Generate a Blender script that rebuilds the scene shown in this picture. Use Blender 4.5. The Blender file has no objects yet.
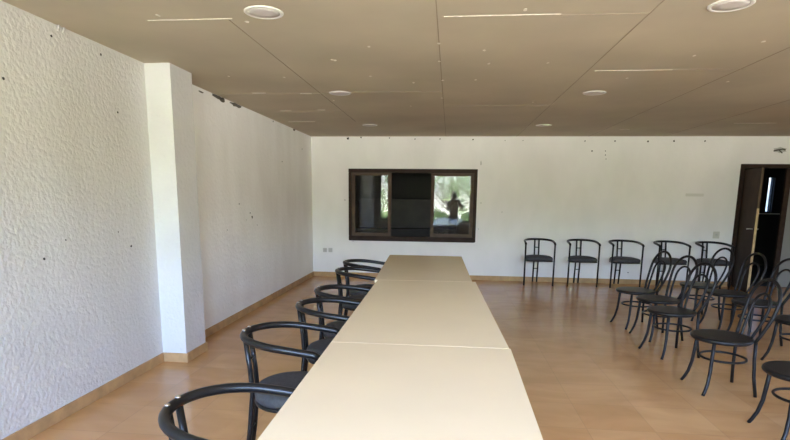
import bpy, bmesh, math, random
from mathutils import Vector, Matrix

S = bpy.context.scene
COL = S.collection
PI = math.pi
rnd = random.Random(7)

# ------------------------------------------------------------------ camera
F, CY, YAW, PITCH, ROLL, HC = 530.08, 288.6, 0.1009, 0.1710, 0.0106, 1.5
fw = Vector((-math.sin(YAW) * math.cos(PITCH), math.cos(YAW) * math.cos(PITCH), -math.sin(PITCH)))
r0 = Vector((math.cos(YAW), math.sin(YAW), 0))
u0 = r0.cross(fw)
rr = math.cos(ROLL) * r0 + math.sin(ROLL) * u0
uu = -math.sin(ROLL) * r0 + math.cos(ROLL) * u0
cam_data = bpy.data.cameras.new('camera')
cam = bpy.data.objects.new('camera', cam_data)
COL.objects.link(cam)
m = Matrix((rr, uu, -fw)).transposed().to_4x4()
m.translation = Vector((0, 0, HC))
cam.matrix_world = m
cam_data.sensor_fit = 'HORIZONTAL'
cam_data.sensor_width = 36
cam_data.lens = F / 790 * 36
cam_data.shift_y = (CY - 220) / 790
cam_data.clip_start = 0.02
S.camera = cam

# ------------------------------------------------------------------ world, light, exposure
GROUND = (7.4, 6.9, 6.75)       # radiance of the sunlit ground outside
SKYGAIN = (2.03, 1.98, 2.55)
W = bpy.data.worlds.new('sky')
S.world = W
W.use_nodes = True
nt = W.node_tree
bg = nt.nodes['Background']
sky = nt.nodes.new('ShaderNodeTexSky')
sky.sky_type = 'NISHITA'
sky.sun_disc = False
sky.sun_elevation = math.radians(48)
sky.sun_rotation = math.radians(20)
sky.air_density = 1.2
sky.dust_density = 4.0
sky.ozone_density = 1.0
# sky above the horizon, sunlit garden ground below it
tc = nt.nodes.new('ShaderNodeTexCoord')
sep = nt.nodes.new('ShaderNodeSeparateXYZ')
nt.links.new(tc.outputs['Generated'], sep.inputs[0])
stp = nt.nodes.new('ShaderNodeMapRange')
stp.inputs['From Min'].default_value = -0.03
stp.inputs['From Max'].default_value = 0.03
nt.links.new(sep.outputs['Z'], stp.inputs['Value'])
mixw = nt.nodes.new('ShaderNodeMix')
mixw.data_type = 'RGBA'
mixw.inputs['A'].default_value = (*GROUND, 1)
sc_ = nt.nodes.new('ShaderNodeVectorMath')
sc_.operation = 'MULTIPLY'
sc_.inputs[1].default_value = SKYGAIN
nt.links.new(sky.outputs[0], sc_.inputs[0])
nt.links.new(stp.outputs[0], mixw.inputs['Factor'])
nt.links.new(sc_.outputs[0], mixw.inputs['B'])
nt.links.new(mixw.outputs['Result'], bg.inputs[0])
bg.inputs[1].default_value = 1.0
S.view_settings.view_transform = 'Standard'
S.view_settings.look = 'None'
S.view_settings.gamma = 1
S.view_settings.use_curve_mapping = False
S.view_settings.exposure = 2.69
S.cycles.max_bounces = 14
S.cycles.diffuse_bounces = 8
S.cycles.glossy_bounces = 6
S.cycles.transparent_max_bounces = 16
S.cycles.caustics_reflective = False
S.cycles.caustics_refractive = False

# room size (metres)
XL, XR, YB, YF, ZC = -2.564, 7.3, 9.821, -1.25, 2.575
# windows behind the photographer: x0, x1, z0, z1
WIN = [(-2.40, 1.90, 0.62, 2.42), (2.35, 4.6, 0.62, 2.42)]  # second one is unseen, its width set by the light at the far end


def portal(x0, x1, z0, z1, y, name):
    l = bpy.data.lights.new(name, 'AREA')
    l.shape = 'RECTANGLE'
    l.size, l.size_y = x1 - x0, z1 - z0
    l.cycles.is_portal = True
    o = bpy.data.objects.new(name, l)
    COL.objects.link(o)
    o.location = ((x0 + x1) / 2, y, (z0 + z1) / 2)
    o.rotation_euler = (PI / 2, 0, 0) if y < 5 else (-PI / 2, 0, 0)
    return o


for w in WIN:
    portal(*w, YF - 0.16, 'sky_portal')     # marks the openings the daylight enters by
FILL_WIN = (3.0, 4.0, 1.0, 2.0)              # unseen window added in the right wall to even out the daylight: y0, y1, z0, z1
po = portal(*FILL_WIN, 0, 'sky_portal')
po.location = (XR + 0.17, (FILL_WIN[0] + FILL_WIN[1]) / 2, (FILL_WIN[2] + FILL_WIN[3]) / 2)
po.rotation_euler = (PI / 2, 0, PI / 2)


# ------------------------------------------------------------------ materials
def mat(name, col, rough=0.5, metal=0.0, var=0.0, vscale=4.0, bump=0.0, bscale=40.0, spec=0.5, col2=None, coat=0.0, bdist=0.01, detail=3.0, stretch=1.0):
    M = bpy.data.materials.new(name)
    M.use_nodes = True
    t = M.node_tree
    b = t.nodes['Principled BSDF']
    b.inputs['Base Color'].default_value = (*col, 1)
    b.inputs['Roughness'].default_value = rough
    b.inputs['Metallic'].default_value = metal
    b.inputs['Specular IOR Level'].default_value = spec
    b.inputs['Coat Weight'].default_value = coat
    g = t.nodes.new('ShaderNodeNewGeometry')
    if var or col2:
        n = t.nodes.new('ShaderNodeTexNoise')
        n.inputs['Scale'].default_value = vscale
        n.inputs['Detail'].default_value = 4
        if stretch != 1.0:
            mp = t.nodes.new('ShaderNodeMapping')
            mp.inputs['Scale'].default_value = (1, 1, stretch)
            t.links.new(g.outputs['Position'], mp.inputs['Vector'])
            t.links.new(mp.outputs[0], n.inputs['Vector'])
        else:
            t.links.new(g.outputs['Position'], n.inputs['Vector'])
        rmp = t.nodes.new('ShaderNodeValToRGB')
        rmp.color_ramp.elements[0].position = 0.35
        rmp.color_ramp.elements[1].position = 0.65
        c2 = col2 if col2 else tuple(c * (1 - var) for c in col)
        rmp.color_ramp.elements[0].color = (*c2, 1)
        rmp.color_ramp.elements[1].color = (*col, 1)
        t.links.new(n.outputs['Fac'], rmp.inputs['Fac'])
        t.links.new(rmp.outputs[0], b.inputs['Base Color'])
    if bump:
        n2 = t.nodes.new('ShaderNodeTexNoise')
        n2.inputs['Scale'].default_value = bscale
        n2.inputs['Detail'].default_value = detail
        t.links.new(g.outputs['Position'], n2.inputs['Vector'])
        bp = t.nodes.new('ShaderNodeBump')
        bp.inputs['Strength'].default_value = bump
        bp.inputs['Distance'].default_value = bdist
        t.links.new(n2.outputs['Fac'], bp.inputs['Height'])
        t.links.new(bp.outputs[0], b.inputs['Normal'])
    return M


def floor_material():
    M = bpy.data.materials.new('polished_terracotta_tiles')
    M.use_nodes = True
    t = M.node_tree
    L = t.links.new
    b = t.nodes['Principled BSDF']
    g = t.nodes.new('ShaderNodeNewGeometry')
    mp = t.nodes.new('ShaderNodeMapping')
    mp.inputs['Location'].default_value = (1.70 + 0.44 * 20, -4.30 + 0.44 * 30, 0)
    L(g.outputs['Position'], mp.inputs['Vector'])
    br = t.nodes.new('ShaderNodeTexBrick')
    br.offset = 0.0
    br.inputs['Color1'].default_value = (0.545, 0.295, 0.118, 1)
    br.inputs['Color2'].default_value = (0.595, 0.342, 0.145, 1)
    br.inputs['Mortar'].default_value = (0.46, 0.26, 0.115, 1)
    br.inputs['Scale'].default_value = 1
    br.inputs['Mortar Size'].default_value = 0.0025
    br.inputs['Mortar Smooth'].default_value = 0.3
    br.inputs['Brick Width'].default_value = 0.44
    br.inputs['Row Height'].default_value = 0.44
    L(mp.outputs[0], br.inputs['Vector'])
    n = t.nodes.new('ShaderNodeTexNoise')
    n.inputs['Scale'].default_value = 3.4
    n.inputs['Detail'].default_value = 5
    n.inputs['Distortion'].default_value = 1.1
    mp2 = t.nodes.new('ShaderNodeMapping')
    mp2.inputs['Scale'].default_value = (0.55, 1, 1)
    L(g.outputs['Position'], mp2.inputs['Vector'])
    L(mp2.outputs[0], n.inputs['Vector'])
    rp = t.nodes.new('ShaderNodeValToRGB')
    rp.color_ramp.elements[0].position = 0.3
    rp.color_ramp.elements[0].color = (0.86, 0.81, 0.76, 1)
    rp.color_ramp.elements[1].position = 0.7
    rp.color_ramp.elements[1].color = (1.05, 1.04, 1.02, 1)
    L(n.outputs['Fac'], rp.inputs['Fac'])
    mx = t.nodes.new('ShaderNodeMix')
    mx.data_type = 'RGBA'
    mx.blend_type = 'MULTIPLY'
    mx.inputs['Factor'].default_value = 1
    L(br.outputs['Color'], mx.inputs['A'])
    L(rp.outputs[0], mx.inputs['B'])
    L(mx.outputs['Result'], b.inputs['Base Color'])
    r2 = t.nodes.new('ShaderNodeMapRange')
    r2.inputs['To Min'].default_value = 0.15
    r2.inputs['To Max'].default_value = 0.27
    n3 = t.nodes.new('ShaderNodeTexNoise')
    n3.inputs['Scale'].default_value = 5
    n3.inputs['Detail'].default_value = 5
    L(g.outputs['Position'], n3.inputs['Vector'])
    L(n3.outputs['Fac'], r2.inputs['Value'])
    L(r2.outputs[0], b.inputs['Roughness'])
    b.inputs['Specular IOR Level'].default_value = 0.5
    return M


def stucco(name, col, col2, strength, scale, vscale=1.3, stretch=1.0):
    """rough painted render: lumpy bump, patchy dirt"""
    M = mat(name, col, 0.85, col2=col2, vscale=vscale, stretch=stretch, bump=strength, bscale=scale, spec=0.25, bdist=0.02, detail=2.0)
    return M


def glass_material(name, tint=(1, 1, 1)):
    M = bpy.data.materials.new(name)
    M.use_nodes = True
    t = M.node_tree
    t.nodes.remove(t.nodes['Principled BSDF'])
    out = t.nodes['Material Output']
    tr = t.nodes.new('ShaderNodeBsdfTransparent')
    tr.inputs[0].default_value = (*tint, 1)
    gl = t.nodes.new('ShaderNodeBsdfGlossy')
    gl.inputs['Roughness'].default_value = 0.0
    fr = t.nodes.new('ShaderNodeFresnel')
    fr.inputs['IOR'].default_value = 1.42
    mx = t.nodes.new('ShaderNodeMixShader')
    t.links.new(fr.outputs[0], mx.inputs[0])
    t.links.new(tr.outputs[0], mx.inputs[1])
    t.links.new(gl.outputs[0], mx.inputs[2])
    t.links.new(mx.outputs[0], out.inputs['Surface'])
    return M


M_FLOOR = floor_material()
M_CEIL = mat('brown_plasterboard', (0.515, 0.455, 0.35), 0.75, var=0.13, vscale=1.1, bump=0.05, bscale=6, spec=0.25)
M_SEAM = mat('dark_board_joint', (0.29, 0.24, 0.18), 0.9)
M_PUTTY = mat('pale_filler', (0.80, 0.74, 0.65), 0.8, var=0.2, vscale=30)
M_STUCCO = stucco('rough_white_render_dimmed', (0.68, 0.675, 0.655), (0.62, 0.615, 0.585), 0.38, 36, 1.8, 0.4)  # near half of the left wall, colour darkened to even out the daylight
M_BRUSHED = stucco('brushed_white_render_lifted', (0.87, 0.87, 0.85), (0.81, 0.805, 0.78), 0.30, 26, 3.0, 0.35)  # far half of the left wall, colour lightened to offset weaker daylight
M_PILLAR = stucco('white_pillar_render', (0.66, 0.66, 0.655), (0.60, 0.60, 0.585), 0.36, 26)
M_PAINT = stucco('white_wall_paint', (0.85, 0.83, 0.825), (0.79, 0.775, 0.765), 0.12, 10, 2.2, 0.5)
M_BASE = mat('tan_skirting_tile', (0.52, 0.32, 0.14), 0.6, var=0.25, vscale=9)
M_HOLE = mat('dark_hole', (0.03, 0.028, 0.025), 0.9)
M_GRIME = mat('grey_grime', (0.13, 0.12, 0.095), 0.95)
M_TABLE = mat('cream_laminate', (0.79, 0.64, 0.41), 0.26, var=0.03, vscale=3, spec=0.35)
M_EDGE = mat('cream_table_edge', (0.66, 0.55, 0.42), 0.45)
M_BLACK = mat('black_lacquered_tube', (0.009, 0.0088, 0.0085), 0.30, spec=0.32)
M_STEEL = mat('grey_steel_leg', (0.25, 0.25, 0.26), 0.35, metal=0.8)
M_PAD = mat('charcoal_seat_fabric', (0.050, 0.051, 0.053), 0.75, var=0.3, vscale=60, bump=0.15, bscale=300)
M_BENT = mat('black_bent_tube', (0.010, 0.0088, 0.0078), 0.42, spec=0.25)
M_SEAT = mat('worn_black_seat', (0.052, 0.046, 0.041), 0.45, var=0.3, vscale=25)
M_DWOOD = mat('dark_brown_frame', (0.040, 0.024, 0.016), 0.65, var=0.35, vscale=12, spec=0.2)
M_SASH = mat('brown_sash', (0.10, 0.066, 0.044), 0.6, var=0.25, vscale=12, spec=0.25)
M_DOOR = mat('dark_door_veneer', (0.045, 0.028, 0.017), 0.65, var=0.3, vscale=5, spec=0.2)
M_RAW = mat('raw_pale_wood', (0.52, 0.38, 0.19), 0.6, var=0.25, vscale=14)
M_GREYDOOR = mat('grey_painted_panel', (0.22, 0.22, 0.215), 0.4)
M_DARKWALL = mat('unlit_room_shade', (0.035, 0.033, 0.030), 0.9)  # darkness of the unlit rooms is put into this near-black wall colour
M_DARKCAB = mat('dark_cabinet_board', (0.04, 0.031, 0.024), 0.6, var=0.3)
M_PLASTIC = mat('white_plastic', (0.72, 0.71, 0.68), 0.4)
M_SOCK = mat('grey_plastic', (0.52, 0.51, 0.48), 0.45)
M_DIFF = mat('frosted_lamp_cover', (0.60, 0.56, 0.54), 0.5)
M_GLASS = glass_material('window_glass', (0.93, 0.95, 0.94))
M_TINT = glass_material('tinted_glass', (0.16, 0.20, 0.24))
M_TRUNK = mat('tree_bark', (0.16, 0.11, 0.07), 0.9, var=0.4, vscale=12, bump=0.4, bscale=30)
M_LEAF = mat('green_leaf', (0.22, 0.34, 0.09), 0.55, col2=(0.11, 0.19, 0.05), vscale=1.7)
M_GRASS = mat('dry_grass', (0.33, 0.36, 0.17), 0.9, var=0.4, vscale=2)
M_CURT = mat('beige_curtain', (0.62, 0.56, 0.47), 0.85)
M_SKIN = mat('skin', (0.55, 0.33, 0.23), 0.5)
M_SHIRT = mat('pale_pink_shirt', (0.88, 0.76, 0.70), 0.85)
M_TROUS = mat('dark_trousers', (0.05, 0.055, 0.07), 0.85)
M_HAIR = mat('dark_hair', (0.03, 0.022, 0.016), 0.6)
M_PHONE = mat('black_phone', (0.02, 0.02, 0.022), 0.2)
M_METAL = mat('brushed_metal', (0.6, 0.58, 0.55), 0.3, metal=1)


# ------------------------------------------------------------------ mesh helpers
class MB:
    def __init__(s):
        s.v, s.f, s.sm = [], [], []

    def add(s, vs, fs, smooth=False):
        o = len(s.v)
        s.v += [tuple(v) for v in vs]
        s.f += [tuple(i + o for i in f) for f in fs]
        s.sm += [smooth] * len(fs)
        return s

    def box(s, x0, x1, y0, y1, z0, z1):
        vs = [(x, y, z) for z in (z0, z1) for y in (y0, y1) for x in (x0, x1)]
        return s.add(vs, [(0, 2, 3, 1), (4, 5, 7, 6), (0, 1, 5, 4), (1, 3, 7, 5), (3, 2, 6, 7), (2, 0, 4, 6)])

    def tube(s, path, r, n=10, closed=False, radii=None):
        P = [Vector(p) for p in path]
        N = len(P)
        T = []
        for i in range(N):
            if closed:
                d = P[(i + 1) % N] - P[i - 1]
            else:
                d = P[min(i + 1, N - 1)] - P[max(i - 1, 0)]
            T.append(d.normalized())
        a = Vector((0, 0, 1)) if abs(T[0].z) < 0.9 else Vector((1, 0, 0))
        nrm = (a - T[0] * a.dot(T[0])).normalized()
        vs, fs = [], []
        for i in range(N):
            nrm = (nrm - T[i] * nrm.dot(T[i])).normalized()
            b = T[i].cross(nrm)
            rad = radii[i] if radii else r
            for k in range(n):
                an = 2 * PI * k / n
                vs.append(P[i] + (nrm * math.cos(an) + b * math.sin(an)) * rad)
        for i in range(N if closed else N - 1):
            j = (i + 1) % N
            for k in range(n):
                l = (k + 1) % n
                fs.append((i * n + k, i * n + l, j * n + l, j * n + k))
        s.add(vs, fs, True)
        if not closed:
            o = len(s.v) - N * n
            s.f += [tuple(o + k for k in range(n))[::-1], tuple(o + (N - 1) * n + k for k in range(n))]
            s.sm += [False, False]
        return s

    def lathe(s, prof, n=32, cx=0, cy=0, sx=1, sy=1, smooth=True):
        """profile of (r, z) turned about z at (cx, cy)"""
        vs, fs = [], []
        for (r, z) in prof:
            for k in range(n):
                a = 2 * PI * k / n
                vs.append((cx + sx * r * math.cos(a), cy + sy * r * math.sin(a), z))
        for i in range(len(prof) - 1):
            for k in range(n):
                l = (k + 1) % n
                fs.append((i * n + k, i * n + l, (i + 1) * n + l, (i + 1) * n + k))
        fs.append(tuple(range(n))[::-1])
        fs.append(tuple((len(prof) - 1) * n + k for k in range(n)))
        return s.add(vs, fs, smooth)

    def prism(s, outline, z0, z1, smooth=False):
        n = len(outline)
        vs = [(x, y, z0) for x, y in outline] + [(x, y, z1) for x, y in outline]
        fs = [tuple(range(n))[::-1], tuple(range(n, 2 * n))]
        fs += [(i, (i + 1) % n, n + (i + 1) % n, n + i) for i in range(n)]
        return s.add(vs, fs, smooth)

    def xform(s, M):
        s.v = [tuple(M @ Vector(v)) for v in s.v]
        return s

    def build(s, name, material, parent=None, bevel=0.0, loc=None):
        me = bpy.data.meshes.new(name)
        me.from_pydata(s.v, [], s.f)
        me.polygons.foreach_set('use_smooth', s.sm)
        bm = bmesh.new()
        bm.from_mesh(me)
        bmesh.ops.recalc_face_normals(bm, faces=bm.faces)
        if bevel:
            bmesh.ops.bevel(bm, geom=[e for e in bm.edges if e.is_manifold and e.calc_face_angle(0) > 0.6], offset=bevel, segments=2, affect='EDGES', clamp_overlap=True)
        bm.to_mesh(me)
        bm.free()
        me.materials.append(material)
        o = bpy.data.objects.new(name, me)
        COL.objects.link(o)
        if parent:
            o.parent = parent
        if loc:
            o.location = loc
        return o


def tag(o, label=None, cat=None, group=None, kind=None):
    if label: o['label'] = label
    if cat: o['category'] = cat
    if group: o['group'] = group
    if kind: o['kind'] = kind
    return o


def empty(name, loc=(0, 0, 0), rz=0.0):
    o = bpy.data.objects.new(name, None)
    o.empty_display_size = 0.1
    COL.objects.link(o)
    o.location = loc
    o.rotation_euler = (0, 0, rz)
    return o


def copy_tree(o, parent=None):
    c = o.copy()
    COL.objects.link(c)
    if parent:
        c.parent = parent
    for ch in list(o.children):
        copy_tree(ch, c)
    return c


def struct(o, label=None, cat=None):
    return tag(o, label, cat, kind='structure')


def wall_with_holes(x0, x1, z0, z1, ya, yb, holes, name, material):
    """a wall slab in the xz plane with rectangular openings"""
    b = MB()
    xs = sorted({x0, x1, *[h[0] for h in holes], *[h[1] for h in holes]})
    zs = sorted({z0, z1, *[h[2] for h in holes], *[h[3] for h in holes]})
    inside = lambda x, z: any(h[0] < x < h[1] and h[2] < z < h[3] for h in holes)
    solid = lambda i, k: 0 <= i < len(xs) - 1 and 0 <= k < len(zs) - 1 and not inside((xs[i] + xs[i + 1]) / 2, (zs[k] + zs[k + 1]) / 2)
    for i in range(len(xs) - 1):
        for k in range(len(zs) - 1):
            if not solid(i, k):
                continue
            a, c, e, g = xs[i], xs[i + 1], zs[k], zs[k + 1]
            b.add([(a, ya, e), (c, ya, e), (c, ya, g), (a, ya, g)], [(0, 1, 2, 3)])
            b.add([(a, yb, e), (c, yb, e), (c, yb, g), (a, yb, g)], [(3, 2, 1, 0)])
            if not solid(i - 1, k): b.add([(a, ya, e), (a, yb, e), (a, yb, g), (a, ya, g)], [(0, 1, 2, 3)])
            if not solid(i + 1, k): b.add([(c, ya, e), (c, yb, e), (c, yb, g), (c, ya, g)], [(0, 1, 2, 3)])
            if not solid(i, k - 1): b.add([(a, ya, e), (c, ya, e), (c, yb, e), (a, yb, e)], [(0, 1, 2, 3)])
            if not solid(i, k + 1): b.add([(a, ya, g), (c, ya, g), (c, yb, g), (a, yb, g)], [(0, 1, 2, 3)])
    me = bpy.data.meshes.new(name)
    me.from_pydata(b.v, [], b.f)
    bm = bmesh.new()
    bm.from_mesh(me)
    bmesh.ops.remove_doubles(bm, verts=bm.verts, dist=1e-5)
    bmesh.ops.recalc_face_normals(bm, faces=bm.faces)
    bm.to_mesh(me)
    bm.free()
    me.materials.append(material)
    o = bpy.data.objects.new(name, me)
    COL.objects.link(o)
    return o


# ------------------------------------------------------------------ room shell
T = 0.15
YK = 13.2      # far wall of the rooms beyond
struct(MB().box(XL - T, 9.0, YF - T, YK + T, -0.2, 0).build('floor', M_FLOOR))
ceiling = struct(MB().box(XL - T, 9.0, YF - T, YK + T, ZC, ZC + 0.2).build('ceiling', M_CEIL))
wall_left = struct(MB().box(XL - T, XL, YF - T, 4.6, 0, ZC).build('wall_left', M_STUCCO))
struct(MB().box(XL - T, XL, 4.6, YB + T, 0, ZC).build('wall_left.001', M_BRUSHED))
wall_right = struct(wall_with_holes(-YB, -YF, 0, ZC, XR, XR + T, [(-FILL_WIN[1], -FILL_WIN[0], FILL_WIN[2], FILL_WIN[3])], 'wall_right', M_PAINT))
wall_right.data.transform(Matrix.Rotation(-PI / 2, 4, 'Z'))
# window and door openings in the far wall
WX0, WX1, WZ0, WZ1 = -1.872, 0.474, 0.696, 2.005
DX0, DX1, DZ = 4.912, 6.42, 2.117
wall_back = struct(wall_with_holes(XL, XR + T, 0, ZC, YB, YB + T, [(WX0 + 0.03, WX1 - 0.03, WZ0 + 0.03, WZ1 - 0.03), (DX0 + 0.03, DX1 - 0.03, 0, DZ - 0.03)], 'wall_back', M_PAINT))
wall_front = struct(wall_with_holes(XL, XR + T, 0, ZC, YF - T, YF, WIN, 'wall_front', M_PAINT))
# pillar
PX, PY0, PY1 = -2.341, 4.42, 4.80
struct(MB().box(XL - 0.02, PX, PY0, PY1, 0, ZC).build('pillar', M_PILLAR))

# skirting
BH, BT = 0.085, 0.014
def skirt(name, *b):
    return struct(MB().box(*b).build(name, M_BASE, bevel=0.003))
skirt('baseboard_left', XL, XL + BT, YF, PY0 - BT, 0, BH)
skirt('baseboard_left.001', XL, XL + BT, PY1 + BT, YB, 0, BH)
skirt('baseboard_pillar', XL, PX + BT, PY0 - BT, PY0, 0, BH)
skirt('baseboard_pillar.001', PX, PX + BT, PY0, PY1, 0, BH)
skirt('baseboard_pillar.002', XL + BT, PX + BT, PY1, PY1 + BT, 0, BH)
skirt('baseboard_back', XL + BT, DX0, YB - BT, YB, 0, BH)
skirt('baseboard_back.001', DX1, XR, YB - BT, YB, 0, BH)
skirt('baseboard_right', XR - BT, XR, YF, YB - BT, 0, BH)

# rooms beyond the far wall
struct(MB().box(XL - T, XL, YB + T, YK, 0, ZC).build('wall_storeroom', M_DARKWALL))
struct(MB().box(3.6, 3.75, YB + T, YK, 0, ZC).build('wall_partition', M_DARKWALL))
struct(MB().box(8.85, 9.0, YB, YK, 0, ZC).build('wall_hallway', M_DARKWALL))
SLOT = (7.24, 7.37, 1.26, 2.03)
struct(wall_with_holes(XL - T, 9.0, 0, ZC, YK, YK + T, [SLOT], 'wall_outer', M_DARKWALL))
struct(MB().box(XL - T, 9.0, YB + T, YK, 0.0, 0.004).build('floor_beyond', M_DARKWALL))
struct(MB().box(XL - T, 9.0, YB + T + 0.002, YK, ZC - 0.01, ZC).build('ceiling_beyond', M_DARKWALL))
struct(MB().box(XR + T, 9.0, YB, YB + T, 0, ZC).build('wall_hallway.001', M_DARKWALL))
portal(*SLOT, YK + T + 0.01, 'sky_portal')


# ------------------------------------------------------------------ joints, filler and lights on the ceiling
def cstrip(name, x0, x1, y0, y1, m):
    return MB().box(x0, x1, y0, y1, ZC - 0.002, ZC + 0.01).build(name, m, ceiling)

for x, ya, yb in ((-1.40, 3.40, 7.9), (-0.11, 1.0, YB), (1.13, 2.0, YB), (2.36, 4.0, YB)):
    cstrip('board_joint', x - 0.003, x + 0.003, ya, yb, M_SEAM)
cstrip('board_joint', 3.60, 3.606, 5.0, YB, M_SEAM)
for x0, x1, y, w in ((-1.92, -1.37, 3.385, 0.012), (-0.07, 0.62, 3.44, 0.012), (1.19, 1.82, 4.90, 0.012)):
    cstrip('filled_joint', x0, x1, y - w / 2, y + w / 2, M_PUTTY)
for x0, x1, y in ((0.62, 1.13, 3.46), (-1.37, -0.11, 5.72), (1.82, 2.4, 4.9), (-2.5, -1.4, 5.78), (-0.11, 1.13, 6.6), (-2.3, -1.4, 7.0)):
    cstrip('board_joint', x0, x1, y - 0.002, y + 0.002, M_SEAM)
for x0, x1, y in ((-2.13, -1.98, 5.73), (-1.62, -1.5, 5.78), (-2.2, -2.05, 6.9), (-1.7, -1.6, 6.85), (-2.4, -2.0, 7.9), (3.95, 4.5, 8.2), (2.6, 2.75, 8.9)):
    cstrip('filled_joint', x0, x1, y - 0.02, y + 0.02, M_PUTTY)

def patch(x, y, r):
    k = 9
    ol = [(x + r * rnd.uniform(0.7, 1.2) * math.cos(2 * PI * i / k), y + 1.5 * r * rnd.uniform(0.7, 1.2) * math.sin(2 * PI * i / k)) for i in range(k)]
    MB().prism(ol, ZC - 0.0025, ZC + 0.01).build('filler_dab', M_PUTTY, ceiling)

for x, y in ((-0.62, 4.05), (-0.97, 4.4), (-0.95, 4.42), (-0.11, 4.0), (-0.12, 4.5), (-0.1, 5.2), (-0.12, 6.1), (-0.38, 5.3), (-0.75, 5.0),
             (0.22, 4.2), (0.28, 4.6), (0.2, 5.2), (0.4, 3.35), (1.8, 4.45), (1.55, 5.2), (2.1, 4.1), (-1.55, 5.0), (-1.35, 6.2), (0.9, 6.4),
             (-2.05, 4.93), (-0.5, 6.6), (2.5, 5.4), (-1.3, 3.45), (-1.8, 3.29), (0.75, 4.6)):
    patch(x, y, 0.013)
MB().box(XL + 0.0, -2.42, PY1 - 0.005, PY1 + 0.02, ZC - 0.012, ZC).build('filled_joint', M_PUTTY, ceiling)

lamp_p = empty('ceiling_light')
MB().lathe([(0.094, ZC + 0.004), (0.116, ZC + 0.004), (0.116, ZC - 0.003), (0.112, ZC - 0.006), (0.097, ZC - 0.0055), (0.094, ZC - 0.003)], 40).build('trim_ring', M_PLASTIC, lamp_p)
MB().lathe([(0.02, ZC + 0.004), (0.096, ZC + 0.004), (0.096, ZC - 0.0035), (0.05, ZC - 0.0045), (0.01, ZC - 0.0045)], 40).build('diffuser', M_DIFF, lamp_p)
lamps = [(-1.135, 3.29, 'round recessed ceiling light near the top left, largest on the left'),
         (1.523, 3.35, 'round recessed ceiling light cut by the top right edge of the photo'),
         (-1.19, 5.77, 'round recessed ceiling light in the middle of the left row above the window'),
         (1.44, 5.88, 'round recessed ceiling light in the middle of the right row'),
         (-1.25, 8.29, 'small far ceiling light above the window, left row, nearest back wall'),
         (1.35, 8.36, 'small far ceiling light right of the window, nearest back wall')]
for i, (x, y, lab) in enumerate(lamps):
    o = lamp_p if i == 0 else copy_tree(lamp_p)
    o.location = (x, y, 0)
    tag(o, lab, 'ceiling light', 'round recessed ceiling lights')


# ------------------------------------------------------------------ marks on the walls
def hole_left(y, z, r, blob=False):
    k = 9
    ol = [(r * rnd.uniform(0.7, 1.15) * math.cos(2 * PI * i / k), (1.6 if blob else 1) * r * rnd.uniform(0.7, 1.15) * math.sin(2 * PI * i / k)) for i in range(k)]
    b = MB().prism(ol, -0.01, 0.004)
    b.xform(Matrix.Translation((XL, y, z)) @ Matrix.Rotation(PI / 2, 4, 'Y'))
    b.build('screw_hole', M_HOLE, wall_left)

def hole_back(x, z, r, name='screw_hole', m=M_HOLE, ax=1.0, az=1.0):
    k = 9
    ol = [(ax * r * rnd.uniform(0.7, 1.15) * math.cos(2 * PI * i / k), az * r * rnd.uniform(0.7, 1.15) * math.sin(2 * PI * i / k)) for i in range(k)]
    b = MB().prism(ol, -0.004, 0.01)
    b.xform(Matrix.Translation((x, YB, z)) @ Matrix.Rotation(-PI / 2, 4, 'X'))
    b.build(name, m, wall_back)

LEFT_HOLES = []
BACK_HOLES = []
def ray(u, v):
    return fw + rr * ((u - 395) / F) - uu * ((v - CY) / F)
def on_left(u, v):
    d = ray(u, v); t = XL / d.x
    return t * d.y, HC + t * d.z
def on_back(u, v):
    d = ray(u, v); t = YB / d.y
    return t * d.x, HC + t * d.z
# holes were measured on the walls in metres (y, z) / (x, z)
for u, v, r in ((3, 78.5, .010), (51, 36, .010), (100.5, 54.5, .011), (117.5, 112.5, .010), (44, 259, .010), (65.5, 240, .007), (131, 246, .011), (118, 232, .006),
                (252, 217, .022), (250, 213, .012), (239, 204, .010), (273, 121.5, .012), (282, 161.5, .012), (227, 230, .008), (257, 225, .007), (246, 220, .006), (302, 149, .012)):
    hole_left(*on_left(u, v), r * 0.85)
for u, v, r in ((348, 138.5, .030), (361, 137.5, .018), (389.5, 138, .014), (415, 139, .014), (440, 139, .014), (473, 139.5, .018), (505, 140.5, .010), (523, 140.5, .010),
                (592, 151, .018), (605.5, 151, .012), (605.5, 155, .012), (606, 159, .010), (615, 141, .018), (648, 141.5, .02), (674, 141, .02), (705, 141, .018), (585, 141, .015),
                (628, 272.5, .014), (345, 200, .012), (481, 203, .010), (478.5, 229, .008), (502, 212, .008), (353, 241, .008)):
    hole_back(*on_back(u, v), r * 0.8)
hole_back(*on_back(481, 163), 0.02, 'crack', M_GRIME, 0.35, 2.4)
hole_back(*on_back(724, 134.9), 0.045, 'chipped_edge', M_GRIME, 4.5, 0.5)
# torn plaster along the top of the left wall past the pillar
for u, v, a, bb in ((201, 92, .06, .008), (217, 96, .14, .020), (222, 97, .08, .028), (236, 101, .17, .022), (294, 127.5, .06, .016)):
    y, z = on_left(u, v)
    k = 14
    ol = [(min(0.0, 0) + bb * rnd.uniform(0.6, 1.2) * math.cos(2 * PI * i / k), a * rnd.uniform(0.7, 1.2) * math.sin(2 * PI * i / k)) for i in range(k)]
    q = MB().prism(ol, -0.01, 0.006).xform(Matrix.Translation((XL, y, min(z, ZC - bb * 0.9))) @ Matrix.Rotation(PI / 2, 4, 'Y'))
    q.build('torn_plaster', M_GRIME, wall_left)
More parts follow.
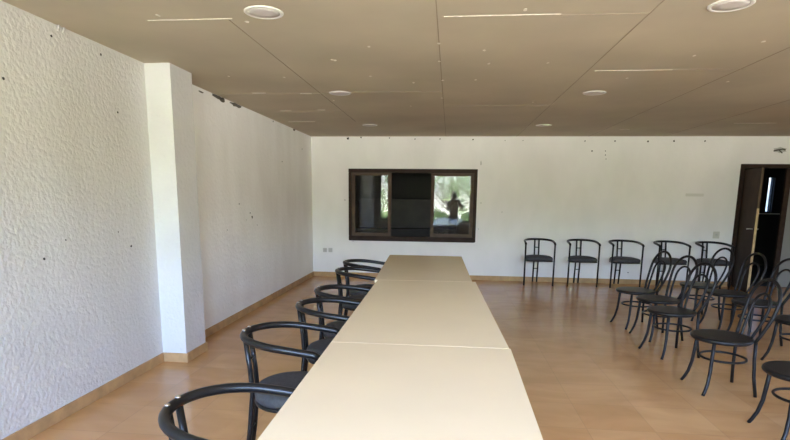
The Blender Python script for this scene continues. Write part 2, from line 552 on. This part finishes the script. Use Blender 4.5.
# wire stub and smear above the door, clip by the ceiling
x, z = on_back(780, 150)
t = empty('cable_stub', (x, YB, z))
tag(t, 'short dark frayed cable stub sticking out of the wall above the door', 'cable')
MB().tube([(-0.10, -0.004, -0.015), (-0.04, -0.02, 0.0), (0.03, -0.03, 0.012), (0.07, -0.02, 0.0)], 0.012).build('wire', M_GRIME, t)
MB().tube([(-0.02, -0.004, 0.0), (0.0, -0.03, -0.03), (0.03, -0.02, -0.05)], 0.009).build('wire', M_GRIME, t)
MB().prism([(0.11 * math.cos(a) * s_, 0.045 * math.sin(a) * s_) for a, s_ in [(2 * PI * i / 12, (0.8, 1.1)[i % 2]) for i in range(12)]], -0.003, 0.003).xform(Matrix.Rotation(-PI / 2, 4, 'X')).build('backing_patch', mat('smeared_plaster', (0.52, 0.51, 0.48), 0.9), t)
y, z = on_left(57, 25)
t = empty('cable_clip', (XL, y, z))
tag(t, 'pair of small pale clips on left wall just under the ceiling', 'clip')
for dy in (0, 0.05):
    MB().tube([(0.0, dy, -0.035), (0.010, dy, -0.01), (0.008, dy + 0.01, 0.02), (0.0, dy + 0.015, 0.03)], 0.006).build('clip', M_SOCK, t)

# sockets and plates on the far wall
def plate(u, v, w, h, m, lab, name, cat, group=None, pins=True):
    x, z = on_back(u, v)
    t = empty(name, (x, YB, z))
    tag(t, lab, cat, group)
    MB().box(-w / 2, w / 2, -0.010, 0.001, -h / 2, h / 2).build('cover_plate', m, t, bevel=0.004)
    if pins:
        MB().lathe([(0.02, 0), (0.022, 0), (0.022, 0.004), (0.019, 0.004), (0.017, 0.001)], 20).xform(Matrix.Translation((0, -0.0095, 0)) @ Matrix.Rotation(PI / 2, 4, 'X')).build('socket_well', M_SOCK, t)
    return t
plate(325, 250, 0.075, 0.08, M_SOCK, 'small grey wall socket low on back wall, left one of a pair', 'wall_socket', 'socket', 'pair of wall sockets')
plate(330.5, 250, 0.075, 0.08, M_SOCK, 'small grey wall socket low on back wall, right one of a pair', 'wall_socket', 'socket', 'pair of wall sockets')
plate(716, 235, 0.11, 0.12, mat('painted_over_plate', (0.60, 0.58, 0.53), 0.6), 'painted-over light switch on back wall left of the door', 'light_switch', 'switch')
plate(694.5, 195, 0.30, 0.05, mat('painted_strip', (0.70, 0.685, 0.66), 0.6), 'narrow flat white trunking strip on back wall left of door', 'wall_strip', 'trunking', pins=False)


# ------------------------------------------------------------------ interior window in the far wall
win = empty('window_1', (0, YB, 0))
struct(win, 'brown three-part interior window in back wall, middle open to dark room', 'window')
FW = 0.065
b = MB()
ya, yb = -0.025, 0.13
b.box(WX0, WX1, ya, yb, WZ1 - 0.07, WZ1)
b.box(WX0, WX1, ya, yb, WZ0, WZ0 + 0.085)
b.box(WX0, WX0 + 0.055, ya, yb, WZ0 + 0.085, WZ1 - 0.07)
b.box(WX1 - 0.06, WX1, ya, yb, WZ0 + 0.085, WZ1 - 0.07)
b.build('window_frame', M_DWOOD, win, bevel=0.004)
MB().box(WX0 + 0.02, WX1 - 0.02, -0.045, 0.0, WZ0 - 0.004, WZ0 + 0.03).build('window_sill', M_DWOOD, win, bevel=0.004)
def sash(x0, x1, rz, y, rx=0.0):
    s = empty('sash', (x0, y, 0))
    s.parent = win
    z0, z1, w = WZ0 + 0.085, WZ1 - 0.07, x1 - x0
    sw = 0.06
    g = MB()
    g.box(0, sw, -0.02, 0.02, z0, z1)
    g.box(w - sw, w, -0.02, 0.02, z0, z1)
    g.box(sw, w - sw, -0.02, 0.02, z0, z0 + 0.06)
    g.box(sw, w - sw, -0.02, 0.02, z1 - 0.05, z1)
    g.build('sash_frame', M_SASH, s, bevel=0.003)
    p = MB().box(sw - 0.01, w - sw + 0.01, -0.003, 0.003, z0 + 0.05, z1 - 0.04)
    c = Vector((w / 2, 0, (z0 + z1) / 2))
    p.xform(Matrix.Translation(c) @ Matrix.Rotation(rz, 4, 'Z') @ Matrix.Rotation(rx, 4, 'X') @ Matrix.Translation(-c))
    p.build('pane', M_GLASS, s)
sash(WX0 + 0.055, -1.085, math.radians(1.0), 0.03)
sash(-0.355, WX1 - 0.06, math.radians(-0.45), 0.03, math.radians(-0.15))

# ------------------------------------------------------------------ door in the far wall
door = empty('door_1', (0, YB, 0))
struct(door, 'dark brown double door in back wall, left leaf swung open', 'door')
b = MB()
b.box(DX0, DX0 + 0.065, -0.02, T, 0, DZ)
b.box(DX1 - 0.065, DX1, -0.02, T, 0, DZ)
b.box(DX0 + 0.065, DX1 - 0.065, -0.02, T, DZ - 0.065, DZ)
b.build('door_frame', M_DWOOD, door, bevel=0.004)
leaf = MB().box(0, 0.70, -0.018, 0.018, 0.012, 2.02).build('open_leaf', M_DOOR, door, bevel=0.002)
leaf.location = (DX0 + 0.085, -0.03, 0)
leaf.rotation_euler = (0, 0, math.radians(-99))
MB().box(0.6995, 0.706, -0.0175, 0.0175, 0.014, 1.38).build('bare_edge', M_RAW, leaf)
MB().box(0.6995, 0.704, -0.0175, 0.0175, 1.38, 2.018).build('edge_strip', M_SASH, leaf)
for s_ in (-1, 1):
    MB().tube([(0.63, 0.018 * s_, 1.05), (0.63, 0.06 * s_, 1.05), (0.60, 0.068 * s_, 1.05), (0.53, 0.068 * s_, 1.045)], 0.009).build('door_handle', M_METAL, leaf)
RX = 5.66
MB().box(RX, RX + 0.085, 0.0, 0.045, 0.01, DZ - 0.07).build('leaf_stile', M_DWOOD, door, bevel=0.003)
MB().box(RX + 0.085, DX1 - 0.065, 0.005, 0.04, 0.01, DZ - 0.07).build('closed_leaf', M_GREYDOOR, door, bevel=0.002)
win3 = empty('window_3', (0, YK, 0))
struct(win3, 'narrow bright window slot in hallway beyond the door', 'window')
b = MB()
x0, x1, z0, z1 = SLOT
b.box(x0 - 0.04, x0, -0.02, 0.05, z0 - 0.04, z1 + 0.04)
b.box(x1, x1 + 0.04, -0.02, 0.05, z0 - 0.04, z1 + 0.04)
b.box(x0, x1, -0.02, 0.05, z1, z1 + 0.04)
b.build('window_frame', M_DWOOD, win3)
MB().box(x0 - 0.25, x1 + 0.2, -0.10, 0.05, z0 - 0.06, z0 - 0.04).build('window_sill', M_PLASTIC, win3)
MB().box(x0, x1, 0.06, 0.066, z0, z1).build('pane', M_TINT, win3)

# storeroom cabinet seen through the open middle of the window
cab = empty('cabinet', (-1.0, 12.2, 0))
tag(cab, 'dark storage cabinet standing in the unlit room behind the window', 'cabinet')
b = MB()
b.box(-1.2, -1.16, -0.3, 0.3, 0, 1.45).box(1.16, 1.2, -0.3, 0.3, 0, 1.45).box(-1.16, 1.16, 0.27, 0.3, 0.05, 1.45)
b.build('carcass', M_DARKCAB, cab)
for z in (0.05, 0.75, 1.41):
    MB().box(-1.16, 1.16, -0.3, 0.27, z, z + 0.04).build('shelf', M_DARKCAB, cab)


# ------------------------------------------------------------------ windows behind the photographer (the first seen mirrored in the panes)
for i, (x0, x1, z0, z1) in enumerate(WIN):
    w = empty('window_2' if i == 0 else 'unseen_window', (0, YF - 0.1, 0))
    struct(w, 'wide garden window behind the photographer', 'window')
    b = MB()
    b.box(x0, x1, -0.03, 0.03, z1 - 0.05, z1).box(x0, x1, -0.03, 0.03, z0, z0 + 0.05)
    bars = [x0, -1.0, 1.2, x1] if i == 0 else [x0, 3.5, x1]
    for xm in bars:
        xa = min(max(xm - 0.03, x0), x1 - 0.06)
        b.box(xa, xa + 0.06, -0.03, 0.03, z0 + 0.05, z1 - 0.05)
    b.build('window_frame', M_DWOOD, w)
    for xa, xb in zip(bars[:-1], bars[1:]):
        MB().box(xa + 0.03, xb - 0.03, -0.003, 0.003, z0 + 0.05, z1 - 0.05).build('pane', M_GLASS, w)

w = empty('fill_window', (XR + 0.1, 0, 0))  # added out of view as extra daylight for the left wall
struct(w, 'unseen window added in the right wall to even out the daylight', 'window')
y0, y1, z0, z1 = FILL_WIN
b = MB()
b.box(-0.03, 0.03, y0, y1, z1 - 0.05, z1).box(-0.03, 0.03, y0, y1, z0, z0 + 0.05)
for ya_ in (y0, (y0 + y1) / 2 - 0.03, y1 - 0.06):
    b.box(-0.03, 0.03, ya_, ya_ + 0.06, z0 + 0.05, z1 - 0.05)
b.build('window_frame', M_DWOOD, w)
for ya_, yb_ in ((y0, (y0 + y1) / 2), ((y0 + y1) / 2, y1)):
    MB().box(-0.003, 0.003, ya_ + 0.03, yb_ - 0.03, z0 + 0.05, z1 - 0.05).build('pane', M_GLASS, w)

# ------------------------------------------------------------------ tables
def table(corners, lab):
    """corners of the top: far-left, far-right, near-right, near-left"""
    c = [Vector((x, y, 0)) for x, y in corners]
    ZT = 0.83
    ctr = sum(c, Vector()) / 4
    t = empty('folding_table', (ctr.x, ctr.y, 0))
    tag(t, lab, 'table', 'cream tables set end to end')
    ol = [(p.x - ctr.x, p.y - ctr.y) for p in c]
    MB().prism(ol, ZT - 0.024, ZT).build('tabletop', M_TABLE, t, bevel=0.0012)
    ins = [(x * 0.62, y * 0.90) for x, y in ol]
    b = MB()
    for i in range(4):
        a, d = Vector((*ins[i], ZT - 0.04)), Vector((*ins[(i + 1) % 4], ZT - 0.04))
        b.tube([a, d], 0.014, 8)
    b.build('under_frame', M_STEEL, t)
    for x, y in ins:
        MB().tube([(x, y, ZT - 0.03), (x, y, 0.0)], 0.02, 12).build('leg', M_STEEL, t)
    return t

table([(-0.6923, 6.1819), (0.1474, 6.164), (0.1947, 4.288), (-0.6003, 4.2567)], 'cream laminate table farthest from the camera, below the window')
table([(-0.5762, 4.2554), (0.2207, 4.2867), (0.2841, 2.3584), (-0.536, 2.3584)], 'cream laminate table in the middle of the row of three')
table([(-0.536, 2.3571), (0.2903, 2.3571), (0.268, 0.4109), (-0.5003, 0.4109)], 'cream laminate table nearest the camera, cut by the bottom edge')


# ------------------------------------------------------------------ tub chairs (front faces local +x)
def tub_chair():
    root = empty('tub_armchair')
    H, R = 0.78, 0.019
    hw, xb, xf = 0.246, -0.245, 0.215
    dip = lambda p: (p[0], p[1], p[2] - 0.045 * (max(0.0, p[0] - xb) / (xf - xb)) ** 1.5)
    path = [(xf, -hw, H - 0.012), (xf - 0.03, -hw, H), (0.06, -hw, H)]
    for k in range(1, 20):
        a = -PI / 2 - PI * k / 20
        path.append((0.03 + (0.03 - xb) * math.cos(a), hw * math.sin(a), H))
    path += [(0.06, hw, H), (xf - 0.03, hw, H), (xf, hw, H - 0.012)]
    path = [dip(p) for p in path]
    MB().tube(path, R, 14).build('arm_ring', M_BLACK, root)
    for s in (-1, 1):
        MB().tube([(xf - 0.012, s * hw, 0.0), (xf - 0.012, s * hw, H - 0.050)], 0.0145, 12).build('leg', M_BLACK, root)
    for s in (-1, 1):
        y = s * 0.037
        p = MB().tube([(xb - 0.020, y, 0.0), (xb + 0.015, y, 0.24), (xb + 0.036, y, 0.45), (xb + 0.028, y, 0.58), (xb + 0.004, y, H - 0.01)], 0.0135, 12)
        p.build('back_post', M_BLACK, root)
        MB().lathe([(0.004, H + 0.012), (0.010, H + 0.014), (0.010, H + 0.020), (0.004, H + 0.023)], 14, xb + 0.002, y).build('bolt_cap', M_METAL, root)
    for z, x in ((0.25, xb + 0.016), (0.635, xb + 0.022)):
        MB().tube([(x, -0.04, z), (x, 0.04, z)], 0.008, 8).build('cross_bar', M_BLACK, root)
    # seat: padded D shape
    ol = []
    for k in range(25):
        a = PI / 2 + PI * k / 24
        ol.append((0.0 + 0.195 * math.cos(a), 0.222 * math.sin(a)))
    ol += [(0.12, -0.229), (0.20, -0.225), (0.215, -0.19), (0.222, 0), (0.215, 0.19), (0.20, 0.225), (0.12, 0.229)]
    rings = [(0.93, 0.435), (0.99, 0.445), (1.0, 0.462), (0.99, 0.484), (0.93, 0.500), (0.75, 0.509), (0.4, 0.512)]
    n = len(ol)
    vs, fs = [], []
    for s_, z in rings:
        vs += [(x * s_, y * s_, z) for x, y in ol]
    for i in range(len(rings) - 1):
        fs += [(i * n + k, i * n + (k + 1) % n, (i + 1) * n + (k + 1) % n, (i + 1) * n + k) for k in range(n)]
    fs += [tuple(range(n))[::-1], tuple((len(rings) - 1) * n + k for k in range(n))]
    MB().add(vs, fs, True).build('seat', M_PAD, root)
    fr = [(x * 0.94, y * 0.98, 0.43) for x, y in ol]
    MB().tube(fr, 0.011, 8, closed=True).build('seat_frame', M_BLACK, root)
    return root

tub = tub_chair()
first = [True]
def place_tub(x, y, rz, lab, group):
    o = tub if first[0] else copy_tree(tub)
    first[0] = False
    o.location = (x, y, 0)
    o.rotation_euler = (0, 0, math.radians(rz))
    tag(o, lab, 'chair', group)

g1 = 'black tub armchairs along the tables'
place_tub(-0.692, 1.655, 1, 'black tub armchair nearest the camera, cut by the bottom edge', g1)
place_tub(-0.825, 2.67, 0, 'black tub armchair second from the camera along the tables', g1)
place_tub(-0.75, 3.43, 0, 'black tub armchair third from the camera along the tables', g1)
place_tub(-0.77, 4.0, 0, 'black tub armchair fourth from the camera along the tables', g1)
place_tub(-0.85, 5.12, -2, 'black tub armchair fifth from the camera, just in front of the last one', g1)
place_tub(-0.91, 5.80, -2, 'black tub armchair at the far end of the tables, last of that row', g1)
g2 = 'black tub armchairs against the back wall'
order = ['leftmost in the row', 'second from the left', 'third from the left, in the middle', 'fourth from the left', 'rightmost, beside the open door']
for k, (x, y, rz) in enumerate(((1.57, 9.545, -91), (2.31, 9.545, -90), (3.02, 9.545, -89), (3.77, 9.54, -88), (4.46, 9.54, -88))):
    place_tub(x, y, rz, 'black tub armchair against back wall, ' + order[k], g2)


# ------------------------------------------------------------------ bentwood chairs (front faces local +x)
def cafe_chair():
    root = empty('bentwood_chair')
    ZS = 0.442
    MB().lathe([(0.17, ZS - 0.034), (0.210, ZS - 0.032), (0.220, ZS - 0.020), (0.220, ZS - 0.008), (0.212, ZS), (0.192, ZS + 0.001)], 40, 0.018).build('seat_rim', M_BENT, root)
    MB().lathe([(0.193, ZS - 0.02), (0.193, ZS - 0.001), (0.17, ZS - 0.004), (0.10, ZS - 0.007), (0.02, ZS - 0.008)], 40, 0.018).build('seat', M_SEAT, root)
    for s in (-1, 1):
        MB().tube([(0.135, s * 0.135, ZS - 0.02), (0.142, s * 0.142, 0.30), (0.150, s * 0.152, 0.18), (0.166, s * 0.166, 0.09), (0.188, s * 0.180, 0.03), (0.203, s * 0.188, 0.0)],
                  0.0125, 12, radii=[0.0135, 0.0135, 0.013, 0.0125, 0.012, 0.0125]).build('leg', M_BENT, root)
        MB().tube([(-0.172, s * 0.130, ZS - 0.005), (-0.172, s * 0.137, 0.30), (-0.178, s * 0.150, 0.15), (-0.195, s * 0.170, 0.0)], 0.0125, 12).build('leg', M_BENT, root)
    # hoops: base half-width, top
    def hoop(hw0, hwm, ztop, r, xo):
        pts = []
        def lean(z):
            q = (z - ZS) / (0.88 - ZS)
            return -0.172 + xo - 0.125 * q - 0.012 * math.sin(PI * q)
        zc = ztop - hwm
        for k in range(7):
            z = ZS - 0.02 + (zc - ZS + 0.02) * k / 6
            q = k / 6
            pts.append((lean(z), -(hw0 + (hwm - hw0) * math.sin(q * PI / 2)), z))
        for k in range(1, 16):
            a = PI * k / 16
            z = zc + hwm * math.sin(a)
            pts.append((lean(z), -hwm * math.cos(a), z))
        for k in range(6, -1, -1):
            z = ZS - 0.02 + (zc - ZS + 0.02) * k / 6
            q = k / 6
            pts.append((lean(z), hw0 + (hwm - hw0) * math.sin(q * PI / 2), z))
        return MB().tube(pts, r, 12)
    hoop(0.130, 0.190, 0.897, 0.0135, 0.0).build('back_hoop', M_BENT, root)
    hoop(0.062, 0.108, 0.785, 0.0110, 0.004).build('inner_hoop', M_BENT, root)
    ring = [(0.163 * math.cos(2 * PI * k / 36) - 0.008, 0.163 * math.sin(2 * PI * k / 36), 0.265) for k in range(36)]
    MB().tube(ring, 0.0095, 10, closed=True).build('stretcher_ring', M_BENT, root)
    return root

cafe = cafe_chair()
g3 = 'black bentwood chairs on the right'
CH = [(2.25, 6.50, 190, 'black bentwood chair of the left column farthest from the camera'),
      (2.31, 5.97, 194, 'black bentwood chair second from the back wall in the left column'),
      (2.20, 5.33, 193, 'black bentwood chair in the middle of the left column of chairs'),
      (2.195, 4.34, 181, 'black bentwood chair standing clear second from camera in left column'),
      (2.275, 3.47, 178, 'black bentwood chair nearest the camera, cut by the right edge'),
      (3.22, 7.08, 192, 'black bentwood chair of the right column nearest the back wall'),
      (3.28, 6.50, 188, 'black bentwood chair of the right column before the open door leaf'),
      (3.29, 5.92, 186, 'black bentwood chair of the right column behind the clear-standing chair'),
      (3.22, 5.05, 184, 'black bentwood chair of the right column half cut by the right edge')]
for i, (x, y, rz, lab) in enumerate(CH):
    o = cafe if i == 0 else copy_tree(cafe)
    o.location = (x, y, 0)
    o.rotation_euler = (0, 0, math.radians(rz))
    tag(o, lab, 'chair', g3)

# ------------------------------------------------------------------ garden behind the photographer
def tree(x, y, h, spread, seed, lab, nleaf=2200):
    q = random.Random(seed)
    t = empty('garden_tree', (x, y, -0.2))
    tag(t, lab, 'tree', 'garden trees outside the windows')
    b = MB()
    b.tube([(0, 0, 0), (0.05, 0.03, h * 0.35), (-0.04, 0.05, h * 0.8)], 0.1, 10, radii=[0.13, 0.10, 0.03])
    for k in range(7):
        a = q.uniform(0, 2 * PI)
        z0 = h * q.uniform(0.25, 0.6)
        b.tube([(0, 0.03, z0), (0.4 * spread * math.cos(a), 0.4 * spread * math.sin(a), z0 + 0.3), (0.8 * spread * math.cos(a), 0.8 * spread * math.sin(a), z0 + 0.75)], 0.04, 6, radii=[0.05, 0.03, 0.012])
    b.build('trunk', M_TRUNK, t)
    f = MB()
    cl = [(q.uniform(-1, 1) * spread, q.uniform(-0.8, 0.8) * spread, h * q.uniform(0.15, 1.0), q.uniform(0.35, 0.6)) for _ in range(26)]
    for i in range(nleaf):
        cx, cy, cz, cr = q.choice(cl)
        d = Vector((q.gauss(0, 1), q.gauss(0, 1), q.gauss(0, 1))).normalized() * cr * q.uniform(0.5, 1)
        p = Vector((cx, cy, cz)) + d
        e = Vector((q.gauss(0, 1), q.gauss(0, 1), q.gauss(0, 0.6))).normalized()
        w = e.cross(Vector((q.gauss(0, 1), q.gauss(0, 1), q.gauss(0, 1)))).normalized()
        n_ = e.cross(w)
        l = q.uniform(0.10, 0.17)
        f.add([p, p + e * l * 0.5 + w * l * 0.28 + n_ * 0.01, p + e * l, p + e * l * 0.5 - w * l * 0.28 + n_ * 0.01], [(0, 1, 2, 3)])
    me = bpy.data.meshes.new('foliage')
    me.from_pydata(f.v, [], f.f)
    me.materials.append(M_LEAF)
    o = bpy.data.objects.new('foliage', me)
    COL.objects.link(o)
    o.parent = t

def bush(x, y, seed, lab):
    q = random.Random(seed)
    t = empty('garden_bush', (x, y, -0.2))
    tag(t, lab, 'bush', 'low garden bushes outside the windows')
    b = MB()
    for k in range(6):
        a = 2 * PI * k / 6
        b.tube([(0, 0, 0), (0.25 * math.cos(a), 0.2 * math.sin(a), 0.5), (0.5 * math.cos(a), 0.3 * math.sin(a), 1.0)], 0.015, 6)
    b.build('stem', M_TRUNK, t)
    f = MB()
    for i in range(1500):
        d = Vector((q.gauss(0, 1), q.gauss(0, 1), q.gauss(0, 1))).normalized() * q.uniform(0.6, 1)
        p = Vector((d.x * 0.88, d.y * 0.42, 0.66 + d.z * 0.62))
        e = Vector((q.gauss(0, 1), q.gauss(0, 1), q.gauss(0, 0.6))).normalized()
        w = e.cross(Vector((q.gauss(0, 1), q.gauss(0, 1), q.gauss(0, 1)))).normalized()
        l = q.uniform(0.10, 0.16)
        f.add([p, p + e * l * 0.5 + w * l * 0.3, p + e * l, p + e * l * 0.5 - w * l * 0.3], [(0, 1, 2, 3)])
    f.build('foliage', M_LEAF, t)

for i, (x, lab) in enumerate(((-3.0, 'low leafy bush mirrored in the left window pane'), (-1.0, 'low leafy bush outside, mirrored left of the person'),
                              (1.0, 'low leafy bush outside, mirrored behind the person in the right pane'), (3.0, 'low leafy bush outside the window, farthest right'))):
    bush(x, -4.2, 20 + i, lab)

tree(-3.2, -7.0, 3.2, 1.15, 1, 'leafy garden tree mirrored in the left window pane')
tree(-0.2, -7.6, 3.4, 1.25, 2, 'leafy garden tree mirrored in right window pane, left of the photographer')
tree(2.9, -7.0, 3.0, 1.15, 3, 'leafy garden tree mirrored in right window pane, right of the photographer')
tree(6.0, -7.4, 3.2, 1.2, 4, 'leafy garden tree outside the window behind the photographer, farthest right')

# curtain drawn to the side of the garden window
cu = MB()
n = 40
pts = []
for k in range(n + 1):
    q_ = k / n
    pts.append((-2.52 + 0.24 * q_, YF + 0.10 + 0.035 * math.sin(q_ * 2 * PI * 5)))
vs, fs = [], []
for z in (2.50, 1.6, 0.9, 0.10):
    sq = {2.50: 1.0, 1.6: 0.8, 0.9: 0.62, 0.10: 0.75}[z]
    vs += [(-2.50 + (x + 2.50) * sq, y, z) for x, y in pts] + [(-2.50 + (x + 2.50) * sq, y + 0.006, z) for x, y in pts]
m_ = 2 * (n + 1)
for r_ in range(3):
    for k in range(n):
        a, c = r_ * m_ + k, (r_ + 1) * m_ + k
        fs += [(a, a + 1, c + 1, c), (a + n + 1, c + n + 1, c + n + 2, a + n + 2)]
ct = MB().add(vs, fs, True).build('curtain', M_CURT)
tag(ct, 'pale beige curtain drawn aside, mirrored in the left window pane', 'curtain')
MB().tube([(-2.52, YF + 0.1, 2.51), (1.9, YF + 0.1, 2.51)], 0.012).build('curtain_rail', M_METAL, ct)


# ------------------------------------------------------------------ the photographer, mirrored in the right pane
def skinned(name, verts, edges, radii, material, parent, root=0, sub=2):
    me = bpy.data.meshes.new(name)
    me.from_pydata([Vector(v) for v in verts], edges, [])
    o = bpy.data.objects.new(name, me)
    COL.objects.link(o)
    o.modifiers.new('skin', 'SKIN')
    if not me.skin_vertices:
        me.attributes  # layer is made with the modifier
    lay = me.skin_vertices[0].data if me.skin_vertices else None
    if lay is None:
        bm = bmesh.new(); bm.from_mesh(me); bm.verts.layers.skin.verify(); bm.to_mesh(me); bm.free()
        lay = me.skin_vertices[0].data
    for i, r in enumerate(radii):
        lay[i].radius = (r, r) if not isinstance(r, tuple) else r
        lay[i].use_root = i == root
    sd = o.modifiers.new('subdivision', 'SUBSURF')
    sd.levels = sd.render_levels = sub
    for p in me.polygons:
        p.use_smooth = True
    o.modifiers['skin'].use_smooth_shade = True
    me.materials.append(material)
    if parent: o.parent = parent
    return o

pe = empty('person', (-0.02, -0.50, 0))
tag(pe, 'person in a pale pink shirt holding up a phone, mirrored in right pane', 'person')
V, Ed, Rd = [], [], []
def vert(p, r, link=None):
    V.append(p); Rd.append(r)
    if link is not None: Ed.append((link, len(V) - 1))
    return len(V) - 1
pel = vert((0, 0, 0.86), (0.150, 0.105))
wai = vert((0, 0.0, 1.00), (0.130, 0.095), pel)
che = vert((0, 0.0, 1.17), (0.150, 0.105), wai)
sho = vert((0, -0.01, 1.29), (0.120, 0.080), che)
nec = vert((0, 0.0, 1.355), 0.052, sho)
hd1 = vert((0, 0.015, 1.42), (0.068, 0.080), nec)
hd2 = vert((0, 0.015, 1.50), (0.074, 0.088), hd1)
hd3 = vert((0, 0.008, 1.555), (0.055, 0.065), hd2)
for s in (-1, 1):
    hip = vert((s * 0.09, 0, 0.78), 0.088, pel)
    kn = vert((s * 0.105, 0.02, 0.44), 0.056, hip)
    an = vert((s * 0.11, -0.01, 0.08), 0.038, kn)
    vert((s * 0.12, 0.14, 0.035), 0.033, an)
    sd_ = vert((s * 0.175, -0.01, 1.27), 0.056, sho)
    # both hands come up to a phone held in front of the face
    hand = (0.075 + s * 0.085, 0.400, 1.345)
    el = vert((s * 0.27 + 0.02, 0.12, 1.06), 0.042, sd_)
    wr = vert((hand[0] + s * 0.02, hand[1] - 0.075, hand[2] - 0.06), 0.027, el)
    vert((hand[0] + s * 0.012, hand[1] - 0.03, hand[2] - 0.015), (0.034, 0.02), wr)
body = skinned('body', V, Ed, Rd, M_SKIN, pe)
for s in (-1, 1):
    hx, hy, hz = 0.075 + s * 0.097, 0.370, 1.330
    for k, (dz, ln) in enumerate(((0.030, 0.9), (0.012, 1.0), (-0.006, 0.95), (-0.022, 0.75))):
        skinned('finger', [(hx, hy, hz + dz * 0.6), (hx + s * 0.004, hy + 0.030 * ln, hz + dz), (hx - s * 0.010, hy + 0.060 * ln, hz + dz), (hx - s * 0.035 * ln, hy + 0.062 * ln, hz + dz)],
                [(0, 1), (1, 2), (2, 3)], [0.0095, 0.009, 0.008, 0.007], M_SKIN, body, sub=1)
    skinned('thumb', [(hx - s * 0.004, hy - 0.01, hz + 0.01), (hx - s * 0.022, hy + 0.008, hz + 0.03), (hx - s * 0.040, hy + 0.022, hz + 0.032)],
            [(0, 1), (1, 2)], [0.011, 0.0095, 0.008], M_SKIN, body, sub=1)
# clothing a little outside the body
sv = [(0, 0, 0.83), (0, 0, 1.0), (0, 0, 1.17), (0, -0.01, 1.285)]
se = [(0, 1), (1, 2), (2, 3)]
sr = [(0.172, 0.122), (0.152, 0.113), (0.168, 0.122), (0.130, 0.095)]
for s in (-1, 1):
    k = len(sv)
    sv += [(s * 0.178, -0.01, 1.268), (s * 0.226, 0.066, 1.15)]
    se += [(3, k), (k, k + 1)]
    sr += [0.070, 0.062]
skinned('shirt', sv, se, sr, M_SHIRT, pe)
tv, te, tr_ = [(0, 0, 0.87)], [], [(0.160, 0.115)]
for s in (-1, 1):
    k = len(tv)
    tv += [(s * 0.09, 0, 0.77), (s * 0.105, 0.02, 0.44), (s * 0.11, -0.01, 0.09)]
    te += [(0, k), (k, k + 1), (k + 1, k + 2)]
    tr_ += [0.102, 0.072, 0.060]
skinned('trousers', tv, te, tr_, M_TROUS, pe)
hb = MB()
prof = [(0.001, 1.612), (0.040, 1.606), (0.070, 1.585), (0.086, 1.55), (0.088, 1.515), (0.080, 1.47)]
hb.lathe([(r, z) for r, z in prof[::-1]], 24, 0, -0.008, 0.98, 1.14)
hb.build('hair', M_HAIR, pe)
for s in (-1, 1):
    MB().lathe([(0.002, -0.011), (0.009, -0.007), (0.011, 0), (0.009, 0.007), (0.002, 0.011)], 12).xform(Matrix.Translation((s * 0.028, 0.097, 1.488))).build('eye', M_PLASTIC, pe)
    MB().lathe([(0.004, -0.028), (0.012, -0.02), (0.014, 0.0), (0.015, 0.018), (0.004, 0.030)], 12, sx=0.6).xform(Matrix.Translation((s * 0.079, 0.01, 1.475))).build('ear', M_SKIN, pe)
MB().tube([(0, 0.095, 1.495), (0, 0.108, 1.465), (0, 0.112, 1.448), (0, 0.098, 1.440)], 0.01, 10, radii=[0.007, 0.010, 0.013, 0.008]).build('nose', M_SKIN, pe)
MB().tube([(-0.022, 0.094, 1.412), (0, 0.100, 1.413), (0.022, 0.094, 1.412)], 0.006, 8, radii=[0.003, 0.006, 0.003]).build('mouth', mat('lips', (0.45, 0.20, 0.16), 0.5), pe)

pe.scale = (1.07, 1.07, 1.07)
ph = empty('phone', (0.060, -0.054, 1.455), 0.03)
tag(ph, 'dark phone held up by the person mirrored in the right pane', 'phone')
MB().box(-0.069, 0.069, -0.004, 0.004, -0.036, 0.036).build('phone_body', M_PHONE, ph, bevel=0.003)
MB().box(-0.066, 0.066, -0.0048, -0.0038, -0.033, 0.033).build('screen', M_PHONE, ph)
